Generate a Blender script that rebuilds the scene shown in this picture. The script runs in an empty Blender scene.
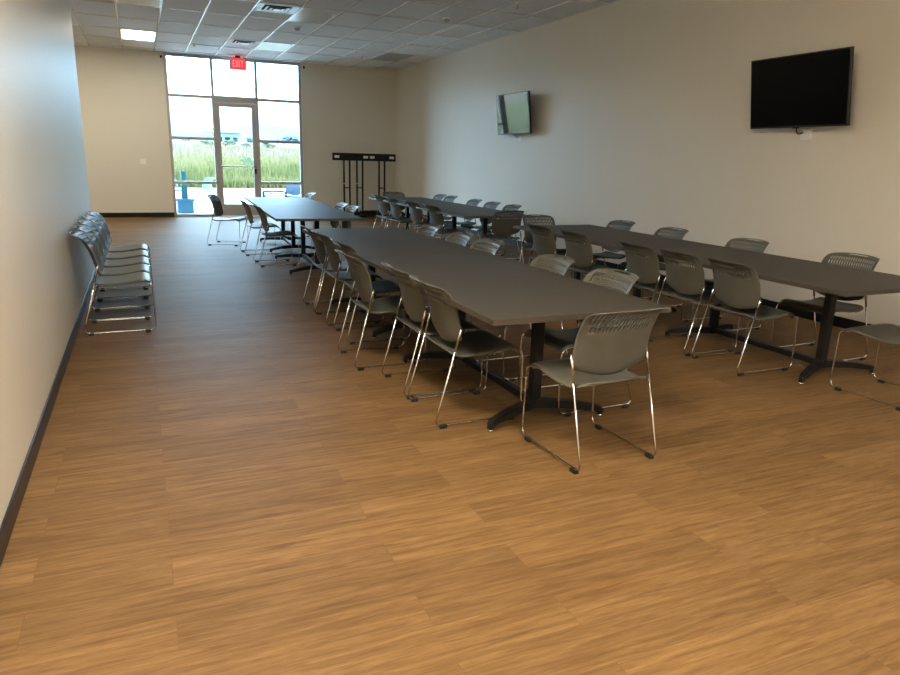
import bpy, bmesh, math, random
from mathutils import Vector, Matrix
S = bpy.context.scene
COL = S.collection
R = math.radians
PI = math.pi

# ------------------------------------------------------------------ camera
cam_d = bpy.data.cameras.new('camera'); cam = bpy.data.objects.new('camera', cam_d); COL.objects.link(cam)
S.camera = cam
cam_d.sensor_fit = 'HORIZONTAL'; cam_d.sensor_width = 36.0; cam_d.lens = 695.05 / 900 * 36
cam_d.clip_end = 1000
rt = Vector((0.91707179, -0.39784744, 0.02639584)); up = Vector((0.07555374, 0.23839617, 0.96822461)); fw = Vector((0.39149835, 0.88593717, -0.24868527))
cam.matrix_world = Matrix(((rt.x, up.x, -fw.x, 0), (rt.y, up.y, -fw.y, 0), (rt.z, up.z, -fw.z, 1.4732), (0, 0, 0, 1)))

# ------------------------------------------------------------------ world, sun, exposure
S.view_settings.view_transform = 'Standard'; S.view_settings.look = 'None'
S.view_settings.exposure = 1.42; S.view_settings.gamma = 1.0; S.view_settings.use_curve_mapping = False
W = bpy.data.worlds.new('sky'); S.world = W; W.use_nodes = True
nt = W.node_tree; nt.nodes.clear()
def wn(t, **k):
    n = nt.nodes.new(t)
    for a, b in k.items(): setattr(n, a, b)
    return n
tc = wn('ShaderNodeTexCoord'); sp = wn('ShaderNodeSeparateXYZ'); mp = wn('ShaderNodeMapping'); no = wn('ShaderNodeTexNoise')
mp.inputs['Scale'].default_value = (2.2, 2.2, 14); no.inputs['Scale'].default_value = 2.0; no.inputs['Detail'].default_value = 5
nt.links.new(tc.outputs['Generated'], sp.inputs[0]); nt.links.new(tc.outputs['Generated'], mp.inputs[0]); nt.links.new(mp.outputs[0], no.inputs['Vector'])
cr = wn('ShaderNodeValToRGB'); cr.color_ramp.elements[0].position = .4; cr.color_ramp.elements[1].position = .62
cr.color_ramp.elements[0].color = (.42, .68, 1.0, 1); cr.color_ramp.elements[1].color = (.55, .80, 1.0, 1)
nt.links.new(no.outputs[0], cr.inputs[0])
mr = wn('ShaderNodeFloatCurve'); cv = mr.mapping.curves[0]   # sky brightness over the sine of the elevation, in tenths
SKY = [(0, .058), (.035, .08), (.07, .28), (.12, .85), (.40, .85), (.6, .12), (1, .08)]
while len(cv.points) < len(SKY): cv.points.new(.5, .5)
for p, (q, v) in zip(cv.points, SKY): p.location = (q, v); p.handle_type = 'VECTOR'
mr.mapping.update()
mx10 = wn('ShaderNodeMath', operation='MULTIPLY'); mx10.inputs[1].default_value = 11.5
nt.links.new(sp.outputs['Z'], mr.inputs['Value']); nt.links.new(mr.outputs[0], mx10.inputs[0]); mr = mx10
bg = wn('ShaderNodeBackground'); wo = wn('ShaderNodeOutputWorld')
nt.links.new(cr.outputs[0], bg.inputs[0]); nt.links.new(mr.outputs[0], bg.inputs[1]); nt.links.new(bg.outputs[0], wo.inputs[0])
sd = bpy.data.lights.new('sun', 'SUN'); sd.energy = 4.6; sd.angle = R(12); sd.color = (1, .96, .88)
so = bpy.data.objects.new('sun', sd); COL.objects.link(so); so.rotation_euler = Vector((.35, .45, -1)).to_track_quat('-Z', 'Y').to_euler()
pd = bpy.data.lights.new('window_portal', 'AREA'); pd.shape = 'RECTANGLE'; pd.size = 3.0; pd.size_y = 3.5; pd.cycles.is_portal = True
po = bpy.data.objects.new('window_portal', pd); COL.objects.link(po); po.location = (2.18, 17.80, 1.8); po.rotation_euler = (R(-90), 0, 0)
LAMP_WARM = (1.0, .84, .64); LAMP_W = 30; LAMP_R = 36; LAMP_B = 9; LAMP_FILL = 15
S.cycles.use_denoising = True
S.cycles.max_bounces = 10; S.cycles.diffuse_bounces = 5; S.cycles.transparent_max_bounces = 12
S.cycles.sample_clamp_indirect = 6; S.cycles.caustics_reflective = False; S.cycles.caustics_refractive = False

# ------------------------------------------------------------------ room numbers
XL, XR, YB, H = -0.578, 6.09, 17.58, 3.582
YE, YN, XA, YA = 9.56, -4.5, -4.0, 6.0
WL, M1, M2, WR = 0.67, 1.668, 2.645, 3.69

# ------------------------------------------------------------------ materials
def mat(name, col, rough=.5, metal=0., spec=.5, emit=None, es=1.):
    m = bpy.data.materials.new(name); m.use_nodes = True
    b = m.node_tree.nodes['Principled BSDF']
    b.inputs['Base Color'].default_value = (*col, 1); b.inputs['Roughness'].default_value = rough
    b.inputs['Metallic'].default_value = metal; b.inputs['Specular IOR Level'].default_value = spec
    if emit: b.inputs['Emission Color'].default_value = (*emit, 1); b.inputs['Emission Strength'].default_value = es
    return m
def noisy(m, scale, c0, c1, bump=0., stretch=(1, 1, 1), detail=4., lo=.35, hi=.65):
    t = m.node_tree; b = t.nodes['Principled BSDF']
    tc = t.nodes.new('ShaderNodeTexCoord'); mp = t.nodes.new('ShaderNodeMapping'); n = t.nodes.new('ShaderNodeTexNoise'); r = t.nodes.new('ShaderNodeValToRGB')
    mp.inputs['Scale'].default_value = stretch; n.inputs['Scale'].default_value = scale; n.inputs['Detail'].default_value = detail
    t.links.new(tc.outputs['Object'], mp.inputs[0]); t.links.new(mp.outputs[0], n.inputs['Vector']); t.links.new(n.outputs[0], r.inputs[0])
    r.color_ramp.elements[0].position = lo; r.color_ramp.elements[1].position = hi
    r.color_ramp.elements[0].color = (*c0, 1); r.color_ramp.elements[1].color = (*c1, 1)
    t.links.new(r.outputs[0], b.inputs['Base Color'])
    if bump:
        bp = t.nodes.new('ShaderNodeBump'); bp.inputs['Strength'].default_value = bump; bp.inputs['Distance'].default_value = .002
        t.links.new(n.outputs[0], bp.inputs['Height']); t.links.new(bp.outputs[0], b.inputs['Normal'])
    return m
M = {}
M['wall'] = noisy(mat('painted_wall', (.62, .57, .48), .44, spec=.27), 90, (.775, .745, .665), (.81, .78, .695), bump=.05)
M['tile'] = noisy(mat('ceiling_tile', (.6, .6, .6), .9), 60, (.80, .83, .87), (.88, .91, .95), bump=.4, detail=6)
M['tbar'] = mat('ceiling_grid_bar', (.88, .88, .88), .25)
M['base'] = mat('black_vinyl_baseboard', (.012, .012, .013), .32, spec=.3)
M['alu'] = mat('anodised_aluminium', (.47, .46, .45), .4, 0.)
M['chrome'] = noisy(mat('chrome_rod', (.75, .74, .72), .16, 1.), 3, (.60, .59, .57), (.66, .65, .63))
M['shell'] = noisy(mat('grey_plastic_shell', (.2, .2, .18), .42, spec=.35), 220, (.098, .099, .082), (.110, .111, .092), bump=.06)
M['rubber'] = mat('black_rubber', (.012, .012, .012), .6)
M['blackmetal'] = noisy(mat('black_powder_coat', (.012, .012, .012), .5, spec=.22), 300, (.010, .010, .010), (.016, .016, .016))
M['laminate'] = noisy(mat('taupe_laminate', (.13, .12, .11), .54, spec=.32), 120, (.044, .0405, .033), (.052, .0475, .039), stretch=(1, .25, 1), detail=6)
M['edge'] = noisy(mat('taupe_edge_band', (.2, .165, .12), .5), 60, (.055, .047, .035), (.065, .055, .042))
M['tvblack'] = mat('tv_case_plastic', (.010, .010, .011), .45)
M['screen'] = noisy(mat('tv_screen_glass', (.004, .004, .005), .25, spec=.2), 2.0, (.004, .004, .005), (.005, .005, .006))
M['screen_gloss'] = mat('glossy_tv_screen_glass', (.004, .004, .005), .03, spec=1.0)
M['screen_gloss'].node_tree.nodes['Principled BSDF'].inputs['IOR'].default_value = 2.3
M['white'] = mat('white_plastic', (.92, .92, .91), .4)
M['sticker'] = mat('white_sticker', (.85, .85, .83), .5)
M['yellow'] = mat('yellow_clip', (.65, .6, .05), .5)
M['vent'] = mat('white_vent_metal', (.85, .86, .87), .3, .2)
M['grille'] = mat('grey_grille', (.42, .42, .41), .6)
M['dark'] = mat('dark_duct', (.01, .01, .01), .9)
M['lens_off'] = noisy(mat('unlit_light_lens', (.7, .72, .74), .25), 200, (.68, .70, .72), (.74, .76, .78))
M['lens_on'] = mat('lit_light_lens', (.9, .9, .9), .4, emit=(1, .88, .68), es=LAMP_B)
M['lens_warm'] = mat('lit_warm_light_lens', (.9, .9, .9), .4, emit=LAMP_WARM, es=LAMP_W)
M['lens_rear'] = mat('lit_rear_light_lens', (.9, .9, .9), .4, emit=LAMP_WARM, es=LAMP_R)
M['lens_fill'] = mat('neutral_fill_light_lens', (.9, .9, .9), .4, emit=(1, .94, .86), es=LAMP_FILL)  # glow of the added fill panels behind the viewer
M['redface'] = mat('exit_sign_face', (.5, .02, .02), .4, emit=(1, .02, .03), es=.75)
M['redletter'] = mat('exit_sign_letters', (.8, .2, .2), .4, emit=(1, .10, .10), es=1.6)
M['signcase'] = mat('exit_sign_case', (.55, .52, .5), .4)
M['concrete'] = noisy(mat('patio_concrete', (.4, .4, .4), .8), 3, (.46, .50, .52), (.56, .59, .60), detail=8)
M['teal'] = noisy(mat('teal_paint', (.02, .2, .25), .5), 4, (.008, .075, .095), (.01, .09, .11))
M['tealbox'] = noisy(mat('blue_plastic_box', (.08, .3, .42), .5), 4, (.04, .13, .20), (.045, .15, .22))
M['building'] = noisy(mat('pale_blue_cladding', (.3, .4, .5), .7), .3, (.14, .20, .27), (.17, .23, .30))
M['bglass'] = mat('building_glazing', (.10, .16, .22), .2)
M['leaf'] = noisy(mat('tree_leaves', (.06, .12, .08), .8), 1.5, (.025, .055, .035), (.06, .11, .055))
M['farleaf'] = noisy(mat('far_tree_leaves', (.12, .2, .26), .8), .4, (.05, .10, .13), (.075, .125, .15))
M['bark'] = mat('bark', (.07, .05, .04), .9)
def glass():
    m = bpy.data.materials.new('window_glass'); m.use_nodes = True; t = m.node_tree; t.nodes.clear()
    o = t.nodes.new('ShaderNodeOutputMaterial'); mx = t.nodes.new('ShaderNodeMixShader'); a = t.nodes.new('ShaderNodeBsdfTransparent'); g = t.nodes.new('ShaderNodeBsdfGlossy'); f = t.nodes.new('ShaderNodeFresnel')
    a.inputs[0].default_value = (.92, .97, .97, 1); g.inputs['Roughness'].default_value = .02; f.inputs[0].default_value = 1.25
    t.links.new(f.outputs[0], mx.inputs[0]); t.links.new(a.outputs[0], mx.inputs[1]); t.links.new(g.outputs[0], mx.inputs[2]); t.links.new(mx.outputs[0], o.inputs[0])
    return m
M['glass'] = glass()
def floor_mat():
    m = mat('oak_vinyl_planks', (.4, .2, .1), .4, spec=.14); t = m.node_tree; b = t.nodes['Principled BSDF']; L = t.links.new
    tc = t.nodes.new('ShaderNodeTexCoord')
    br = t.nodes.new('ShaderNodeTexBrick'); br.offset = .37; br.offset_frequency = 2; br.squash = 1.0
    br.inputs['Scale'].default_value = 1; br.inputs['Brick Width'].default_value = 1.22; br.inputs['Row Height'].default_value = .18
    br.inputs['Mortar Size'].default_value = .0012; br.inputs['Mortar Smooth'].default_value = .3; br.inputs['Bias'].default_value = 0
    br.inputs['Color1'].default_value = (0, 0, 0, 1); br.inputs['Color2'].default_value = (1, 1, 1, 1); br.inputs['Mortar'].default_value = (.35, .35, .35, 1)
    L(tc.outputs['Object'], br.inputs['Vector'])
    # per-plank shift of the grain
    sep = t.nodes.new('ShaderNodeSeparateXYZ'); L(tc.outputs['Object'], sep.inputs[0])
    sc = t.nodes.new('ShaderNodeVectorMath'); sc.operation = 'MULTIPLY_ADD'; sc.inputs[1].default_value = (2.4, 30, 1)
    sh = t.nodes.new('ShaderNodeVectorMath'); sh.operation = 'SCALE'; sh.inputs['Scale'].default_value = 37.0
    L(br.outputs['Color'], sh.inputs[0]); L(tc.outputs['Object'], sc.inputs[0]); L(sh.outputs[0], sc.inputs[2])
    n1 = t.nodes.new('ShaderNodeTexNoise'); n1.inputs['Scale'].default_value = 1.4; n1.inputs['Detail'].default_value = 9; n1.inputs['Roughness'].default_value = .62; n1.inputs['Distortion'].default_value = .6
    L(sc.outputs[0], n1.inputs['Vector'])
    r = t.nodes.new('ShaderNodeValToRGB'); r.color_ramp.elements[0].position = .25; r.color_ramp.elements[1].position = .77
    r.color_ramp.elements[0].color = (.098, .050, .0175, 1); r.color_ramp.elements[1].color = (.245, .152, .069, 1)
    e = r.color_ramp.elements.new(.5); e.color = (.176, .102, .0405, 1)
    L(n1.outputs[0], r.inputs[0])
    n2 = t.nodes.new('ShaderNodeTexNoise'); n2.inputs['Scale'].default_value = 7; n2.inputs['Detail'].default_value = 8; n2.inputs['Roughness'].default_value = .7; L(sc.outputs[0], n2.inputs['Vector'])
    hs = t.nodes.new('ShaderNodeHueSaturation'); L(r.outputs[0], hs.inputs['Color'])
    v = t.nodes.new('ShaderNodeMapRange'); v.inputs[3].default_value = .86; v.inputs[4].default_value = 1.12; L(br.outputs['Color'], v.inputs[0])
    v2 = t.nodes.new('ShaderNodeMapRange'); v2.inputs[1].default_value = .3; v2.inputs[2].default_value = .7; v2.inputs[3].default_value = .82; v2.inputs[4].default_value = 1.13; L(n2.outputs[0], v2.inputs[0])
    mu = t.nodes.new('ShaderNodeMath'); mu.operation = 'MULTIPLY'; L(v.outputs[0], mu.inputs[0]); L(v2.outputs[0], mu.inputs[1]); L(mu.outputs[0], hs.inputs['Value'])
    mo = t.nodes.new('ShaderNodeMix'); mo.data_type = 'RGBA'; mo.inputs[7].default_value = (.12, .06, .025, 1)
    f = t.nodes.new('ShaderNodeMath'); f.operation = 'MULTIPLY'; f.inputs[1].default_value = .55; L(br.outputs['Fac'], f.inputs[0]); L(f.outputs[0], mo.inputs[0]); L(hs.outputs[0], mo.inputs[6])
    L(mo.outputs[2], b.inputs['Base Color'])
    rr = t.nodes.new('ShaderNodeMapRange'); rr.inputs[3].default_value = .52; rr.inputs[4].default_value = .66; L(n1.outputs[0], rr.inputs[0]); L(rr.outputs[0], b.inputs['Roughness'])
    bp = t.nodes.new('ShaderNodeBump'); bp.inputs['Strength'].default_value = .12; bp.inputs['Distance'].default_value = .0015; L(n1.outputs[0], bp.inputs['Height']); L(bp.outputs[0], b.inputs['Normal'])
    return m
M['floor'] = floor_mat()
def field_mat(name):
    m = mat(name, (.3, .3, .15), .9, spec=.1); t = m.node_tree; b = t.nodes['Principled BSDF']; L = t.links.new
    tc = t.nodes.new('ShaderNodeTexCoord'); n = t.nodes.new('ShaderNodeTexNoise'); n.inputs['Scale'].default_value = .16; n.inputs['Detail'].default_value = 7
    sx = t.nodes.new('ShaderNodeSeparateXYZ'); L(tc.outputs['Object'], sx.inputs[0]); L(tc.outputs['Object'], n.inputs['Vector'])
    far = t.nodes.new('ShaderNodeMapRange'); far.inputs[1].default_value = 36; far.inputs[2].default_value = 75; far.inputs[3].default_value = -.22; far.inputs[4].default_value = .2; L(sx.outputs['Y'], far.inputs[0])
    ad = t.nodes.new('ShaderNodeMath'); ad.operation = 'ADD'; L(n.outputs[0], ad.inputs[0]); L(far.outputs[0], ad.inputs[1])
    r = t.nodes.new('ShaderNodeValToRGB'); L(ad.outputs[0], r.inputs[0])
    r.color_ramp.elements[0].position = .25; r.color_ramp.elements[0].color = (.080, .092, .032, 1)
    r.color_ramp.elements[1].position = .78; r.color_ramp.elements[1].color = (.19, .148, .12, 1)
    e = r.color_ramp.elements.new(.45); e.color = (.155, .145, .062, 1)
    L(r.outputs[0], b.inputs['Base Color']); return m
M['field'] = field_mat('dry_meadow_soil'); M['grass'] = field_mat('meadow_grass_blades')

# ------------------------------------------------------------------ mesh helpers
class MB:
    def __init__(s): s.b = bmesh.new()
    def box(s, x0, x1, y0, y1, z0, z1, mi=0, rot=None, bev=0):
        r = bmesh.ops.create_cube(s.b, size=1); vs = r['verts']
        for v in vs: v.co = Vector(((x0 + x1) / 2 + v.co.x * (x1 - x0), (y0 + y1) / 2 + v.co.y * (y1 - y0), (z0 + z1) / 2 + v.co.z * (z1 - z0)))
        fs = {f for v in vs for f in v.link_faces}
        for f in fs: f.material_index = mi
        if bev:
            es = list({e for v in vs for e in v.link_edges})
            bmesh.ops.bevel(s.b, geom=es, offset=bev, segments=2, profile=.5, affect='EDGES')
        if rot is not None:
            bmesh.ops.transform(s.b, matrix=rot, verts=vs)
        return s
    def tube(s, pts, r, seg=8, fil=0., fs=4, cap=True, mi=0):
        P = [Vector(p) for p in pts]
        if fil:
            Q = [P[0]]
            for a, b, c in zip(P, P[1:], P[2:]):
                d1 = (a - b); d2 = (c - b); k = min(fil, d1.length * .45, d2.length * .45)
                p0 = b + d1.normalized() * k; p1 = b + d2.normalized() * k
                for i in range(fs + 1):
                    t = i / fs; Q.append(p0 * (1 - t) ** 2 + b * 2 * t * (1 - t) + p1 * t * t)
            Q.append(P[-1]); P = Q
        rings = []; n = None
        for i, p in enumerate(P):
            d = ((P[min(i + 1, len(P) - 1)] - p).normalized() + (p - P[max(i - 1, 0)]).normalized()).normalized()
            if n is None:
                n = d.cross(Vector((1, 0, 0)) if abs(d.x) < .9 else Vector((0, 0, 1))).normalized()
            else: n = (n - d * n.dot(d)).normalized()
            bn = d.cross(n); rr = r[i] if isinstance(r, (list, tuple)) else r
            rings.append([s.b.verts.new(p + (n * math.cos(2 * PI * k / seg) + bn * math.sin(2 * PI * k / seg)) * rr) for k in range(seg)])
        for a, b in zip(rings, rings[1:]):
            for k in range(seg):
                f = s.b.faces.new((a[k], a[(k + 1) % seg], b[(k + 1) % seg], b[k])); f.smooth = True; f.material_index = mi
        if cap:
            s.b.faces.new(list(reversed(rings[0]))).material_index = mi; s.b.faces.new(rings[-1]).material_index = mi
        return s
    def beam(s, pts, wh):
        P = [Vector(p) for p in pts]; rings = []
        for i, p in enumerate(P):
            d = (P[min(i + 1, len(P) - 1)] - P[max(i - 1, 0)]); d.z = 0; d.normalize(); n = Vector((-d.y, d.x, 0)); w, h = wh[i]
            rings.append([s.b.verts.new(p + n * (a * w / 2) + Vector((0, 0, b * h / 2))) for a, b in ((-1, -1), (1, -1), (1, 1), (-1, 1))])
        for a, b in zip(rings, rings[1:]):
            for k in range(4): s.b.faces.new((a[k], a[(k + 1) % 4], b[(k + 1) % 4], b[k]))
        s.b.faces.new(rings[0]); s.b.faces.new(rings[-1])
        return s
    def cyl(s, c, r, h, seg=20, r2=None, mi=0):
        return s.tube([c, (c[0], c[1], c[2] + h)], [r, r if r2 is None else r2], seg, mi=mi)
    def blob(s, c, rx, ry, rz, rnd, amp=.2, sub=2, mi=0):
        r = bmesh.ops.create_icosphere(s.b, subdivisions=sub, radius=1)
        for v in r['verts']:
            k = 1 + rnd.uniform(-amp, amp); v.co = Vector((c[0] + v.co.x * rx * k, c[1] + v.co.y * ry * k, c[2] + v.co.z * rz * k))
        return s
    def build(s, name, m, parent=None, loc=None):
        bmesh.ops.recalc_face_normals(s.b, faces=s.b.faces[:])
        me = bpy.data.meshes.new(name); s.b.to_mesh(me); s.b.free()
        for x in (m if isinstance(m, list) else [m]): me.materials.append(x)
        o = bpy.data.objects.new(name, me); COL.objects.link(o)
        if parent: o.parent = parent
        if loc: o.location = loc
        return o
def tag(o, label, cat, group=None, kind=None):
    o['label'] = label; o['category'] = cat
    if group: o['group'] = group
    if kind: o['kind'] = kind
    return o
def thing(name, label, cat, loc=(0, 0, 0), rz=0, group=None):
    o = bpy.data.objects.new(name, None); COL.objects.link(o); o.empty_display_size = .1
    o.location = loc; o.rotation_euler = (0, 0, rz); return tag(o, label, cat, group)
def struct(mb, name, m, parent=None):
    o = mb.build(name, m, parent)
    if not parent: o['kind'] = 'structure'
    return o
def dup(src, loc, rz, label, group):
    r = src.copy(); COL.objects.link(r); r.location = loc; r.rotation_euler = (0, 0, rz); r['label'] = label
    if group: r['group'] = group
    for ch in list(src.children):
        c = ch.copy(); COL.objects.link(c); c.parent = r
        for g in list(ch.children):
            d = g.copy(); COL.objects.link(d); d.parent = c
    return r

# ------------------------------------------------------------------ setting
T = .15
struct(MB().box(XA - T, XR + T, YN - T, YB + T, -.15, 0), 'floor', M['floor'])
struct(MB().box(XL - T, XL, YN, YE, 0, H), 'wall_left', M['wall'])
struct(MB().box(XR, XR + T, YN - T, YB + T, 0, H + .1), 'wall_right', M['wall'])
struct(MB().box(XA - T, WL, YB, YB + T, 0, H + .1), 'wall_back_left', M['wall'])
struct(MB().box(WR, XR, YB, YB + T, 0, H + .1), 'wall_back_right', M['wall'])
struct(MB().box(XL - T, XR, YN - T, YN, 0, H + .1), 'wall_near', M['wall'])
struct(MB().box(XA - T, XA, YA - T, YB, 0, H + .1), 'wall_alcove_left', M['wall'])
struct(MB().box(XA, XL - T, YA - T, YA, 0, H + .1), 'wall_alcove_near', M['wall'])
# ceiling: slab of tiles with the raised T-bar grid in the same mesh
PX, PY, GX, GY = .631, 1.2165, .487, 14.755
LIT, OFF, VENT = 'lit', 'off', 'vent'
fix = []      # fixtures: (column, row, kind) in grid cells counted from (GX, GY)
fix += [(-5, 0, 'alc_fill'), (-5, -3, 'alc_fill')]  # unseen alcove panels, added to brighten the left part of the back wall
fix += [(-1, -0, LIT), (2, -3, VENT), (2, 0, VENT), (3, -3, OFF), (3, 0, OFF), (-1, -3, OFF), (7, -3, OFF), (7, 0, 'grille')]
NEAR_LIT = [(-1, -11), (-1, -14), (3, -14), (7, -14)]  # the last two are added fill panels that flatten the room light
c = MB().box(XA - T, XR + T, YN - T, YB + T, H + .012, H + .16, 0)
i0 = int((XA - GX) / PX) - 1
x = GX + i0 * PX
while x < XR:
    if x > XA: c.box(x - .013, x + .013, YN, YB, H - .003, H + .012, 1)
    x += PX
y = GY - 17 * PY
while y < YB:
    if y > YN: c.box(XA, XR, y - .012, y + .012, H - .001, H + .012, 1)
    y += PY
struct(c, 'ceiling', [M['tile'], M['tbar']])
bb = .10
struct(MB().box(XL, XL + .010, YN, YE, 0, bb, bev=.004), 'baseboard_left', M['base'])
struct(MB().box(XA, WL, YB - .014, YB, 0, bb, bev=.004), 'baseboard_back_left', M['base'])
struct(MB().box(WR, XR, YB - .014, YB, 0, bb, bev=.004), 'baseboard_back_right', M['base'])
struct(MB().box(XR - .014, XR, YN, YB - .014, 0, bb, bev=.004), 'baseboard_right', M['base'])
# storefront
fy0, fy1, ft = YB - .02, YB + .09, .058
def bay(name, x0, x1, zs, pane_name='pane'):
    f = MB()
    f.box(x0 - ft / 2, x0 + ft / 2, fy0, fy1, 0.0, H); f.box(x1 - ft / 2, x1 + ft / 2, fy0, fy1, 0.0, H)
    for z in zs: f.box(x0 + ft / 2, x1 - ft / 2, fy0, fy1, z - .03, z + .03)
    fr = struct(f, name, M['alu'])
    for a, b in zip(zs, zs[1:]):
        MB().box(x0 + ft / 2, x1 - ft / 2, YB + .03, YB + .036, a + .03, b - .03).build(pane_name, M['glass'], fr)
    return fr
bay('window_1', WL + ft / 2, M1, [.03, .785, 1.778, 2.70, H - .03])
bay('window_2', M2, WR - ft / 2, [.03, .795, 1.762, 2.70, H - .03])
f = MB().box(M1 + ft / 2, M2 - ft / 2, fy0, fy1, H - .06, H).box(M1 + ft / 2, M2 - ft / 2, fy0, fy1, 2.60, 2.74)
w3 = struct(f, 'window_3', M['alu'])
MB().box(M1 + ft / 2, M2 - ft / 2, YB + .03, YB + .036, 2.74, H - .06).build('pane', M['glass'], w3)
dx0, dx1, dz = M1 + ft / 2 + .005, M2 - ft / 2 - .005, 2.595
d = MB().box(dx0, dx0 + .095, YB, YB + .05, .01, dz).box(dx1 - .095, dx1, YB, YB + .05, .01, dz).box(dx0 + .095, dx1 - .095, YB, YB + .05, .01, .29).box(dx0 + .095, dx1 - .095, YB, YB + .05, dz - .09, dz)
dr = struct(d, 'door_1', M['alu'])
MB().box(dx0 + .095, dx1 - .095, YB + .022, YB + .028, .29, dz - .09).build('pane', M['glass'], dr)
MB().tube([(dx0 + .04, YB, 1.17), (dx0 + .04, YB - .07, 1.17), (dx1 - .04, YB - .07, 1.17), (dx1 - .04, YB, 1.17)], .014, 8, .02).build('push_bar', M['chrome'], dr)
MB().box(dx1 - .075, dx1 - .03, YB - .012, YB, 1.0, 1.12, bev=.004).build('lock', M['blackmetal'], dr)
struct(MB().box(WR, WR + .02, YB - .02, YB, 0, H), 'trim_1', M['white'])

# ------------------------------------------------------------------ ceiling fixtures
def cell(cx, cy): return GX + cx * PX, GY + cy * PY
def troffer(cx, cy, lens, label):
    x, y = cell(cx, cy)
    t = thing('ceiling_light', label, 'light', (x + PX / 2, y + PY / 2, H), 0, 'recessed ceiling lights')
    a, b = PX / 2 - .012, PY / 2 - .012
    MB().box(-a, a, -b, -b + .02, -.004, .012).box(-a, a, b - .02, b, -.004, .012).box(-a, -a + .02, -b + .02, b - .02, -.004, .012).box(a - .02, a, -b + .02, b - .02, -.004, .012).build('frame', M['vent'], t)
    MB().box(-a + .02, a - .02, -b + .02, b - .02, .001, .011).build('lens', lens, t)
for cx, cy, k in fix:
    if k == LIT: troffer(cx, cy, M['lens_on'], 'lit white ceiling light panel near the left end of the back wall')
    if k == 'alc_fill': troffer(cx, cy, M['lens_on'], 'added unseen fill panel in the recess behind the end of the left wall, ' + ('rear one' if cy == 0 else 'front one'))
    if k == OFF:
        lab = {(3, -3): 'unlit ceiling light panel beside the larger, nearer square air vent', (3, 0): 'unlit ceiling light panel beside the air vent above the exit sign',
               (-1, -3): 'unlit ceiling light panel at the top edge, nearer than the lit one', (7, -3): 'unlit ceiling light panel near the wall with the televisions'}[(cx, cy)]
        troffer(cx, cy, M['lens_off'], lab)
    if k == 'grille':
        x, y = cell(cx, cy)
        t = thing('return_grille', 'grey rectangular return air grille in the ceiling near the back right corner', 'vent', (x + PX / 2, y + PY / 2, H))
        MB().box(-.30, .30, -.595, .595, -.003, .011).build('panel', M['grille'], t)
        b = MB()
        for q in range(24): b.box(-.27, .27, -.56 + q * .047, -.56 + q * .047 + .03, -.007, -.002)
        b.build('slats', M['grille'], t)
    if k == VENT:
        x, y = cell(cx, cy)
        t = thing('air_vent', 'square white ceiling air vent, ' + ('the nearer one, beside the dome detector' if cy < 0 else 'the smaller one right above the red exit sign'), 'vent', (x + PX / 2, y + .31, H), 0, 'square ceiling air vents')
        MB().box(-.3, .3, -.3, .3, .004, .011).build('duct', M['dark'], t)
        s = .30
        for k2, (r0, z0) in enumerate(((.30, -.004), (.175, -.012), (.11, -.018))):
            o = MB(); w = .10 if k2 == 0 else .045
            vs = []
            for rr, zz in ((r0, z0), (r0 - w, z0 + .007)):
                vs.append([o.b.verts.new((sx * rr, sy * rr, zz)) for sx, sy in ((-1, -1), (1, -1), (1, 1), (-1, 1))])
            for q in range(4): o.b.faces.new((vs[0][q], vs[0][(q + 1) % 4], vs[1][(q + 1) % 4], vs[1][q]))
            bmesh.ops.solidify(o.b, geom=o.b.faces[:], thickness=.003)
            o.build('louver', M['vent'], t)
        MB().box(-.05, .05, -.05, .05, -.022, -.018).build('core_plate', M['vent'], t)
for i, (cx, cy) in enumerate(NEAR_LIT):
    troffer(cx, cy, M[('lens_warm', 'lens_rear', 'lens_fill', 'lens_fill')[i]], ('lit warm ceiling panel overhead near the front end of left wall', 'lit warm ceiling panel overhead behind the viewer', 'added neutral fill panel behind the viewer in line with the front tables', 'added neutral fill panel behind the viewer toward the television wall')[i])
def dome(x, y, label, name='smoke_detector', r=.065):
    t = thing(name, label, 'detector', (x, y, H), 0, 'ceiling detectors')
    MB().tube([(0, 0, 0.012), (0, 0, -.012)], [r, r], 20).build('base', M['white'], t)
    MB().tube([(0, 0, -.012), (0, 0, -.03), (0, 0, -.045), (0, 0, -.05)], [r * .8, r * .72, r * .45, r * .1], 20).build('dome', M['signcase'], t)
dome(2.66, 12.85, 'round dome smoke detector on the ceiling between the vents and unlit panels')
dome(4.55, 10.75, 'round smoke detector on ceiling farther right, toward the television wall')
def sprinkler(x, y, label):
    t = thing('sprinkler', label, 'sprinkler', (x, y, H), 0, 'ceiling sprinklers')
    MB().tube([(0, 0, .012), (0, 0, -.006)], .035, 16).build('plate', M['vent'], t)
    MB().tube([(0, 0, -.006), (0, 0, -.05)], .012, 8).tube([(0, 0, -.05), (0, 0, -.054)], .022, 10).build('head', M['signcase'], t)
sprinkler(4.62, 15.6, 'small ceiling sprinkler near the back right corner')
sprinkler(5.0, 9.3, 'small ceiling sprinkler above the television wall, nearer the top edge')
sprinkler(1.2, 15.9, 'small ceiling sprinkler between lit panel and exit sign')

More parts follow.
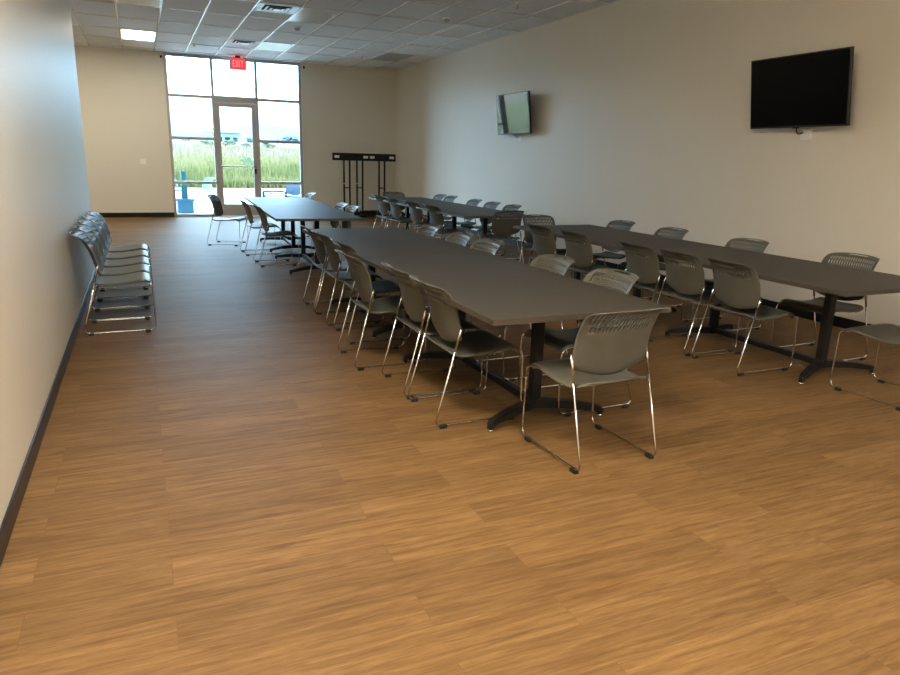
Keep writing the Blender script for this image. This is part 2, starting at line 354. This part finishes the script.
# exit sign
t = thing('exit_sign', 'red glowing exit sign hanging from ceiling before the glass door', 'sign', (2.215, 17.25, H))
MB().box(-.05, .05, -.03, .03, -.03, .012, bev=.004).build('canopy', M['blackmetal'], t)
MB().box(-.185, .185, -.025, .025, -.29, -.02, bev=.006).build('case', M['signcase'], t)
fc = MB().box(-.15, .15, -.028, -.024, -.27, -.055).build('face', M['redface'], t)
o = MB()
def stroke(x0, x1, z0, z1): o.box(x0, x1, -.031, -.027, z0, z1)
z0, z1 = -.23, -.09; w = .011; zm = (z0 + z1) / 2
stroke(-.115, -.115 + w, z0, z1)
for z in (z0 + w / 2, zm, z1 - w / 2): stroke(-.104, -.065, z - w / 2, z + w / 2)
for sgn in (-1, 1):
    a = math.atan2(z1 - z0, .05) * sgn
    ln = math.hypot(z1 - z0, .05)
    o.box(-ln / 2, ln / 2, -.031, -.027, -w / 2, w / 2, rot=Matrix.Translation((-.025, 0, zm)) @ Matrix.Rotation(-a, 4, 'Y'))
stroke(.02, .02 + w, z0, z1)
stroke(.05, .12, z1 - w, z1); stroke(.0795, .0905, z0, z1 - w)
o.build('letters', M['redletter'], t)

# ------------------------------------------------------------------ chair
def lerp(tab, v):
    for (a, *p), (b, *q) in zip(tab, tab[1:]):
        if v <= b:
            k = (v - a) / (b - a) if b > a else 0
            return [x + (y - x) * k for x, y in zip(p, q)]
    return list(tab[-1][1:])
def smooth_tab(tab, v):
    e = .03
    a = lerp(tab, max(0, v - e)); b = lerp(tab, v); c2 = lerp(tab, min(1, v + e))
    return [(x + 2 * y + z) / 4 for x, y, z in zip(a, b, c2)] if e < v < 1 - e else b
PROF = [(0, -.128, .452), (.12, -.143, .497), (.3, -.158, .562), (.6, -.192, .672), (.82, -.232, .753), (.92, -.264, .792), (.965, -.292, .812), (1, -.325, .818)]
HALF = [(0, .165), (.03, .197), (.07, .215), (.13, .225), (.26, .229), (.5, .229), (.8, .227), (.9, .224), (.95, .215), (1, .195)]
def shell_solid(mb, th):
    bmesh.ops.recalc_face_normals(mb.b, faces=mb.b.faces[:])
    bmesh.ops.solidify(mb.b, geom=mb.b.faces[:], thickness=th)
    for f in mb.b.faces: f.smooth = True
def backrest_mb():
    mb = MB(); NS = 19
    us = [-1, -.94]
    lo, hi = -.86, .86; pitch = (hi - lo) / NS
    for i in range(NS): us += [lo + i * pitch, lo + (i + .42) * pitch]
    us += [hi, .94, 1]
    vs = [0, .04, .09, .16, .26, .38, .5, .60, .66, .735, .755, .83, .85, .915, .93, .945, .96, .985, 1]
    slots = {(.66, .735), (.755, .83), (.85, .915)}
    grid = []
    for v in vs:
        y, z = smooth_tab(PROF, v); h = smooth_tab(HALF, v)[0] if .03 < v < .97 else lerp(HALF, v)[0]
        row = []
        for u in us:
            sh = (v - .785) * .28 * max(0, 1 - max(0, v - .915) / .03) * (1 if v > .55 else 0)
            uu = u + sh * max(0, 1 - u * u) if abs(u) < .95 else u
            yy = y + (.022 + .023 * min(1, v / .6)) * uu * uu; zz = z + (.035 * uu * uu * max(0, 1 - v / .2)) - .012 * abs(uu) ** 3 * max(0, (v - .85) / .15)
            row.append(mb.b.verts.new((uu * h, yy, zz)))
        grid.append(row)
    for j in range(len(vs) - 1):
        for i in range(len(us) - 1):
            um = (us[i] + us[i + 1]) / 2
            if (vs[j], vs[j + 1]) in slots and lo < um < hi and (i % 2 == 0):
                edge = (vs[j] == .66 and abs(um) > .78)
                if not edge: continue
            if vs[j] in (.96,) and abs(um) < .42: continue
            mb.b.faces.new((grid[j][i], grid[j][i + 1], grid[j + 1][i + 1], grid[j + 1][i]))
    shell_solid(mb, .0045); return mb
def seat_mb():
    mb = MB(); N = 16
    prof = [(0, -.178, .436), (.05, -.168, .428), (.15, -.12, .420), (.4, .0, .420), (.65, .11, .434), (.80, .185, .447), (.89, .228, .443), (.955, .256, .426), (1, .264, .402)]
    half = [(0, .185), (.03, .205), (.08, .217), (.2, .224), (.5, .228), (.8, .228), (.92, .222), (1, .20)]
    vs = [i / 22 for i in range(23)]; grid = []
    for v in vs:
        y, z = smooth_tab(prof, v); h = lerp(half, v)[0]
        row = []
        for i in range(N + 1):
            u = -1 + 2 * i / N
            zz = z - .010 * abs(u) ** 6 - .006 * (1 - u * u) * (1 if .1 < v < .8 else .3) + .012 * (u * u) * max(0, 1 - v / .15)
            row.append(mb.b.verts.new((u * h, y, zz)))
        grid.append(row)
    for j in range(22):
        for i in range(N): mb.b.faces.new((grid[j][i], grid[j][i + 1], grid[j + 1][i + 1], grid[j + 1][i]))
    shell_solid(mb, .009); return mb
def make_chair(label, group, mats=('shell', 'chrome'), name='stacking_chair'):
    t = thing(name, label, 'chair', group=group)
    seat_mb().build('seat', M[mats[0]], t)
    backrest_mb().build('backrest', M[mats[0]], t)
    for s in (-1, 1):
        m = MB()
        m.tube([(s * .231, -.128, .555), (s * .236, -.272, .019), (s * .236, .272, .019), (s * .228, .270, .412), (s * .205, .18, .418), (s * .205, -.12, .400)], .0052, 8, .045, 4)
        m.tube([(s * .231, -.122, .575), (s * .2315, -.135, .530), (s * .2325, -.159, .440)], [.0072, .008, .0068], 8)
        fr = m.build('side_frame', M[mats[1]], t)
        for yy in (-.222, .205):
            MB().box(s * .236 - .013, s * .236 + .013, yy - .022, yy + .022, 0, .022, bev=.003).build('glide', M['rubber'], fr)
    for yy, zz in ((-.10, .398), (.14, .412)):
        MB().tube([(-.205, yy, zz - .004), (.205, yy, zz - .004)], .0055, 8).build('cross_bar', M[mats[1]], t)
    return t
L_, R_, N_, F_ = -90, 90, 0, 180     # facing right, facing left, facing away, facing the viewer
chairs = []
ORD = ['nearest', 'second', 'third', 'fourth', 'fifth', 'farthest']
def row(ys, x, rz, side, where, group):
    n = len(ys)
    for i, y in enumerate(ys):
        xx = x[i] if isinstance(x, (list, tuple)) else x
        r_ = rz[i] if isinstance(rz, (list, tuple)) else rz
        o_ = 'nearest' if i == 0 else 'farthest' if i == n - 1 else ORD[i] + ' from the front'
        chairs.append((xx, y, r_, f'grey chair, {o_}, on the {side} side of {where}', group))
GA, GB, GC, GD = 'chairs around the front table row', 'chairs around the table row by the television wall', 'chairs around the table row before the glass door', 'chairs around the far corner table row'
chairs.append((2.07, 2.85, 2, 'grey perforated chair at the near end of the front table row, back turned', GA))
row([3.606, 4.13, 4.817, 5.515, 6.18, 6.70], [1.687, 1.687, 1.56, 1.70, 1.69, 1.69], L_, 'left', 'the front table row', GA)
row([3.54, 4.24, 5.29, 5.86, 6.62], 2.44, R_, 'right', 'the front table row', GA)
chairs.append((4.54, 2.895, 3, 'grey chair cut off by the picture edge, at the near end of the television-wall tables', GB))
row([3.81, 4.36, 4.89, 5.89, 6.56], 4.13, L_, 'left', 'the television-wall tables', GB)
row([3.81, 4.88, 5.94, 6.82], 4.97, R_, 'right', 'the television-wall tables', GB)
chairs.append((4.56, 7.46, 180, 'grey chair facing us at the far end of the television-wall tables', GB))
chairs.append((1.64, 9.75, -90, 'grey chair, nearest, on the left side of the glass-door tables', GC))
chairs.append((1.60, 10.88, -90, 'grey chair, middle one, on the left side of the glass-door tables', GC))
chairs.append((1.26, 12.12, -114, 'grey chair pulled well out at an angle, left of the glass-door tables', GC))
row([9.50, 10.02, 12.75], [2.45, 2.42, 2.57], R_, 'right', 'the glass-door tables', GC)
chairs.append((2.28, 13.24, 180, 'grey chair at the window end of the tables before the glass door', GC))
row([9.65, 10.5, 11.5, 12.2], 4.13, -85, 'left', 'the far corner tables', GD)
row([9.58, 10.27, 10.95, 11.97, 12.48], 5.0, R_, 'right', 'the far corner tables', GD)
chairs.append((4.61, 8.75, 0, 'grey chair with back turned at the near end of the far corner tables', GD))
chairs.append((4.53, 12.96, 180, 'grey chair at the far end of the far corner tables, before the black rack', GD))
for i, y in enumerate([6.425, 6.93, 7.435, 7.97, 8.53]):
    o_ = ['nearest', 'second', 'middle', 'fourth', 'farthest'][i]
    chairs.append((-.24, y, -90, f'grey chair, {o_} of the five lined up along the left wall', 'chairs lined up along the left wall'))
proto = make_chair(chairs[0][3], chairs[0][4]); proto['group'] = chairs[0][4]
proto.location = (chairs[0][0], chairs[0][1], 0); proto.rotation_euler = (0, 0, R(chairs[0][2]))
jr = random.Random(4)
for x, y, a, lab, g in chairs[1:]:
    dup(proto, (x, y, 0), R(a + jr.uniform(-1.5, 1.5)), lab, g)

# ------------------------------------------------------------------ tables
TW, TL, TH = 1.07, 2.16, .737
BX = .04
def make_table(label, group):
    t = thing('conference_table', label, 'table', group=group)
    MB().box(-TW / 2 + .003, TW / 2 - .003, -TL / 2 + .003, TL / 2 - .003, TH - .03, TH, bev=.001).build('tabletop', M['laminate'], t)
    e = MB(); a, b = TW / 2, TL / 2
    e.box(-a, a, -b, -b + .003, TH - .0295, TH - .0007).box(-a, a, b - .003, b, TH - .0295, TH - .0007).box(-a, -a + .003, -b + .003, b - .003, TH - .0295, TH - .0007).box(a - .003, a, -b + .003, b - .003, TH - .0295, TH - .0007)
    e.build('edge_band', M['edge'], t)
    for s in (-1, 1):
        cy = s * .545
        MB().box(BX - .03, BX + .03, cy - .03, cy + .03, .045, TH - .035, bev=.006).build('column', M['blackmetal'], t)
        MB().box(-.26, .26, cy - .035, cy + .035, TH - .042, TH - .0305, bev=.003).build('mounting_plate', M['blackmetal'], t)
        f = MB()
        for q in (-1, 1):
            f.beam([(BX, cy, .075), (BX + q * .20, cy + s * .085, .070), (BX + q * .345, cy + s * .150, .052), (BX + q * .368, cy + s * .160, .046)], [(.052, .055), (.046, .045), (.042, .036), (.040, .034)])
            f.box(BX + q * .368 - .014, BX + q * .368 + .014, cy + s * .158 - .014, cy + s * .158 + .014, .012, .05)
        ft_ = f.build('foot', M['blackmetal'], t)
        for q in (-1, 1):
            MB().tube([(BX + q * .368, cy + s * .158, 0), (BX + q * .368, cy + s * .158, .012)], [.017, .015], 12).build('glide', M['chrome'], ft_)
    MB().box(BX - .025, BX + .025, -.545, .545, .055, .098, bev=.006).build('stretcher', M['blackmetal'], t)
    return t
tabs = [(2.023, 3.944, 0, 'nearer table of the front row, dark taupe top on black pedestal base', 'tables of the front row'),
        (2.023, 6.108, 0, 'farther table of the front row, dark taupe top on black pedestal base', 'tables of the front row'),
        (4.502, 3.99, 0, 'nearer dark taupe table below the television wall, right of the front row', 'tables by the television wall'),
        (4.502, 6.153, 0, 'farther dark taupe table below the television wall, joined to the nearer one', 'tables by the television wall'),
        (2.01, 9.45, -2.5, 'nearer table of the row before the glass door, top shining blue', 'tables before the glass door'),
        (2.125, 11.615, -2.5, 'farther table of the row before the glass door, closest to the window', 'tables before the glass door'),
        (4.47, 9.62, 0, 'nearer dark table of the far corner row beneath the small television', 'tables in the far corner'),
        (4.47, 11.785, 0, 'farther dark table of the far corner row, nearest the black rack', 'tables in the far corner')]
pt = make_table(tabs[0][3], tabs[0][4]); pt.location = (tabs[0][0], tabs[0][1], 0)
for x, y, a, lab, g in tabs[1:]: dup(pt, (x, y, 0), R(a), lab, g)

# ------------------------------------------------------------------ televisions
def tv(x, y, z, tilt, label, wid=1.11, hei=.645, scr='screen'):
    t = thing('television', label, 'television', (x, y, z), 0, 'wall televisions')
    t.rotation_euler = (0, -R(tilt), 0)
    a, b = wid / 2, hei / 2
    MB().box(0, .035, -a, a, -b, b, bev=.004).box(.03, .065, -a * .75, a * .75, -b * .8, b * .45, bev=.01).build('case', M['tvblack'], t)
    s = MB()
    N = 10
    g = [[s.b.verts.new((-.0015 - .0000 * i, -a + .012 + (wid - .024) * j / N, -b + .018 + (hei - .03) * i / N)) for j in range(N + 1)] for i in range(N + 1)]
    for i in range(N):
        for j in range(N): s.b.faces.new((g[i][j], g[i][j + 1], g[i + 1][j + 1], g[i + 1][j]))
    bmesh.ops.solidify(s.b, geom=s.b.faces[:], thickness=.001)
    s.build('screen', M[scr], t)
    MB().box(-.002, .02, -.03, .03, -b - .008, -b + .002).build('logo_tab', M['tvblack'], t)
    dx = XR - x
    MB().box(.06, dx - .045, -.05, .05, -.06, .04).box(dx - .06, dx - .035, -.22, .22, -.15, .12).build('wall_bracket', M['blackmetal'], t)
    return t
tv(5.895, 5.20, 2.195, 9, 'large black television on right wall, the nearer and bigger-looking one', 1.135, .675)
tv(5.90, 10.98, 2.245, 6.0, 'smaller-looking far television on wall, its screen reflecting the window and field', 1.15, .665, 'screen_gloss')
for (y, z, lab) in ((5.18, 1.80, 'white outlet plate with black cable below the nearer television'), (11.0, 1.86, 'small white outlet plate below the far television')):
    t = thing('wall_outlet', lab, 'outlet', (XR, y, z), 0, 'outlets below the televisions')
    MB().box(-.012, 0, -.06, .06, -.055, .055, bev=.004).build('plate', M['white'], t)
    MB().tube([(-.012, .03, .02), (-.05, .06, .0), (-.07, .075, .05), (-.06, .03, .10), (-.05, -.01, .14)], .006, 6, .03).build('cable', M['rubber'], t)

# ------------------------------------------------------------------ wall bits
t = thing('light_switch', 'small white light switch plate on the back wall left of window', 'switch', (.095, YB, 1.24))
MB().box(-.06, .06, -.008, 0, -.06, .06, bev=.003).build('plate', M['white'], t)
for q in (-1, 1): MB().box(q * .025 - .014, q * .025 + .014, -.013, -.007, -.03, .03, bev=.002).build('rocker', M['white'], t)
for x, lab in ((WL - .05, 'tiny black sensor at the upper left corner of the window'), (WR + .08, 'tiny black sensor at the upper right corner of the window')):
    t = thing('sensor', lab, 'sensor', (x, YB, 3.49), 0, 'sensors at the window corners')
    MB().box(-.02, .02, -.03, 0, -.028, .028, bev=.005).build('body', M['blackmetal'], t)
    MB().tube([(0, -.03, 0), (0, -.036, 0)], .014, 10).build('lens', M['screen'], t)

# black rack leaning in the back right corner
RY = YB - .34
t = thing('display_rack', 'tall black rack with white-stickered top rail standing in the back corner', 'rack', (5.16, RY, 0))
rl = MB().box(-.81, .81, -.03, .03, 1.37, 1.55, bev=.004).build('top_rail', M['blackmetal'], t)
for x in (-.71, .02, .19, .70): MB().box(x - .06, x + .06, -.034, -.0295, 1.43, 1.49).build('sticker', M['sticker'], rl)
for x in (-.38, -.28): MB().tube([(x, -.03, 1.47), (x, -.045, 1.47)], .03, 10).build('knob', M['blackmetal'], rl)
for k, x in enumerate((-.455, -.125, .45)):
    u = MB().box(x - .09, x - .055, -.02, .02, .02, 1.38).box(x + .055, x + .09, -.02, .02, .02, 1.38).box(x - .055, x + .055, -.012, .012, .70, .725)
    uo = u.build('upright_pair', M['blackmetal'], t)
    if k < 2: MB().box(x - .10, x - .045, -.026, .026, .80, .83).build('clip', M['yellow'], uo)
for x in (-.455, -.125, .45):
    MB().box(x - .10, x + .10, -.30, .26, 0, .055, bev=.006).build('base_skid', M['blackmetal'], t)
MB().box(-.62, .62, -.05, .05, .055, .11, bev=.006).build('base_beam', M['blackmetal'], t)
MB().box(-.15, .35, -.25, -.05, .055, .16, bev=.01).build('equipment_box', M['blackmetal'], t)

# ------------------------------------------------------------------ outside
struct(MB().box(-12, 16, YB + T, 32.5, -.14, -.03), 'patio', M['concrete'])
g = MB(); NX, NY = 24, 40
def gz(x, y):
    k = max(0, y - 32.5)
    return -.06 + .0300 * min(k, 117.5) + .012 * max(0, k - 117.5) + .2 * math.sin(x * .11 + y * .07) * min(1, k / 30)
yv = [32.5 + 200 * (j / NY) ** 1.6 for j in range(NY + 1)]
gr = [[g.b.verts.new((-60 + 150 * i / NX, yy, gz(-60 + 150 * i / NX, yy))) for i in range(NX + 1)] for yy in yv]
for j in range(NY):
    for i in range(NX): g.b.faces.new((gr[j][i], gr[j][i + 1], gr[j + 1][i + 1], gr[j + 1][i]))
o = g.build('ground', M['field']); o['kind'] = 'structure'
rnd = random.Random(7); g = MB()
for i in range(15000):
    y = 33.0 + 75 * rnd.random() ** 1.7
    xc = .136 * (y) ; x = xc + rnd.uniform(-.11, .13) * y
    z = gz(x, y); h = rnd.uniform(.25, .8) * (1 if y > 36 else .6); w = rnd.uniform(.02, .06); a = rnd.uniform(0, PI)
    dx, dy = math.cos(a) * w, math.sin(a) * w; lx, ly = rnd.uniform(-.2, .2) * h, rnd.uniform(-.2, .2) * h
    p = [g.b.verts.new((x - dx, y - dy, z - .03)), g.b.verts.new((x + dx, y + dy, z - .03)), g.b.verts.new((x + lx + dx * .6, y + ly + dy * .6, z + h * .7)), g.b.verts.new((x + lx * 1.5, y + ly * 1.5, z + h))]
    g.b.faces.new((p[0], p[1], p[2])); g.b.faces.new((p[0], p[2], p[3]))
tag(g.build('meadow_grass', M['grass']), 'tall green and tan meadow grass beyond the patio outside', 'grass', kind='stuff')
# planter with post
t = thing('umbrella_stand', 'blue square box with thick teal post standing on the patio outside', 'stand', (1.0, 19.1, -.03))
MB().box(-.19, .19, -.19, .19, 0, .31, bev=.01).build('box', M['tealbox'], t)
MB().box(-.225, .225, -.225, .225, .30, .36, bev=.01).build('rim', M['tealbox'], t)
MB().box(-.075, .075, -.075, .075, .36, .72, bev=.012).box(-.06, .06, -.06, .06, .71, 1.04, bev=.012).build('post', M['teal'], t)
# patio chairs: the same sled chairs left outdoors
oc = [(1.62, 21.3, 118, 'pale blue-grey chair outside on the patio, beside the teal post'), (.80, 21.9, 200, 'pale blue-grey chair outside, partly behind the left window edge'), (3.72, 18.9, 165, 'pale blue-grey chair outside behind the right window pane')]
M['oshell'] = noisy(mat('blue_grey_plastic', (.16, .24, .36), .5), 100, (.045, .085, .15), (.055, .10, .17))
for x, y, a, lab in oc:
    r_ = dup(proto, (x, y, -.03), R(a), lab, 'chairs on the patio outside'); r_.name = 'patio_chair'
    for ch in r_.children:
        if ch.name.startswith(('seat', 'backrest')):
            ch.data = ch.data.copy(); ch.data.materials[0] = M['oshell']
# far building
t = thing('building', 'low pale blue building with open canopy bays far beyond the field', 'building', (19.6, 200, 3.2))
MB().box(-5.9, -1.0, 0, 8, 0, 2.6).build('wing', M['building'], t)
MB().box(-1.0, 5.8, 0, 8, 2.3, 3.4).build('roof_block', M['building'], t)
for x in (-.6, 1.5, 3.6, 5.5): MB().box(x - .3, x + .3, 0, .8, 0, 2.3).build('column', M['building'], t)
MB().box(-1.0, 5.8, 6, 7, 0, 2.3).build('back_wall', M['bglass'], t)
MB().box(-3.5, 6.2, -.6, 3, 3.4, 3.62).build('canopy', M['building'], t)
# trees
def tree(x, y, h, w, label, leaf, name='tree', cat='tree'):
    t = thing(name, label, cat, (x, y, gz(x, min(y, 160))), rnd.uniform(0, 6), 'trees and bushes beyond the patio')
    b = MB()
    for k in range(9):
        b.blob((rnd.uniform(-.5, .5) * w, rnd.uniform(-.5, .5) * w, h * rnd.uniform(.3, .8)), w * .38, w * .38, h * .22, rnd, .3)
    b.build('foliage', M[leaf], t)
    MB().tube([(0, 0, -.2), (0, 0, h * .5)], [w * .07, w * .03], 6).build('trunk', M['bark'], t)
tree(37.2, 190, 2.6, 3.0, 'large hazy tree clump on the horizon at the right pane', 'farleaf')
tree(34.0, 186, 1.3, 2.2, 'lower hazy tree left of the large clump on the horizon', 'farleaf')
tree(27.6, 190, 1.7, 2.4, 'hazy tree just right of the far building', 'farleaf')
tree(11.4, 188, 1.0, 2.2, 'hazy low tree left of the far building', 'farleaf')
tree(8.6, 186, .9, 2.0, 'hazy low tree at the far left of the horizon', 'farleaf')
tree(7.05, 52, .9, .55, 'small green sapling in the meadow seen through the glass door', 'leaf', 'shrub', 'shrub')
tree(9.3, 104, .9, 1.5, 'green bush at the left of the meadow edge', 'leaf', 'shrub', 'shrub')
tree(11.6, 104, 1.0, 1.3, 'green bush below the far building, meadow edge', 'leaf', 'shrub', 'shrub')
tree(13.6, 102, .8, 1.1, 'green bush behind the door stile on the meadow edge', 'leaf', 'shrub', 'shrub')
tree(17.0, 102, 1.1, 1.3, 'green bush in the right pane on the meadow edge', 'leaf', 'shrub', 'shrub')
tag(MB().tube([(24.6, 140, 2.8), (24.6, 140, 5.2)], .07, 6).build('utility_pole', M['bark']), 'thin utility pole on the horizon in the right pane', 'pole')
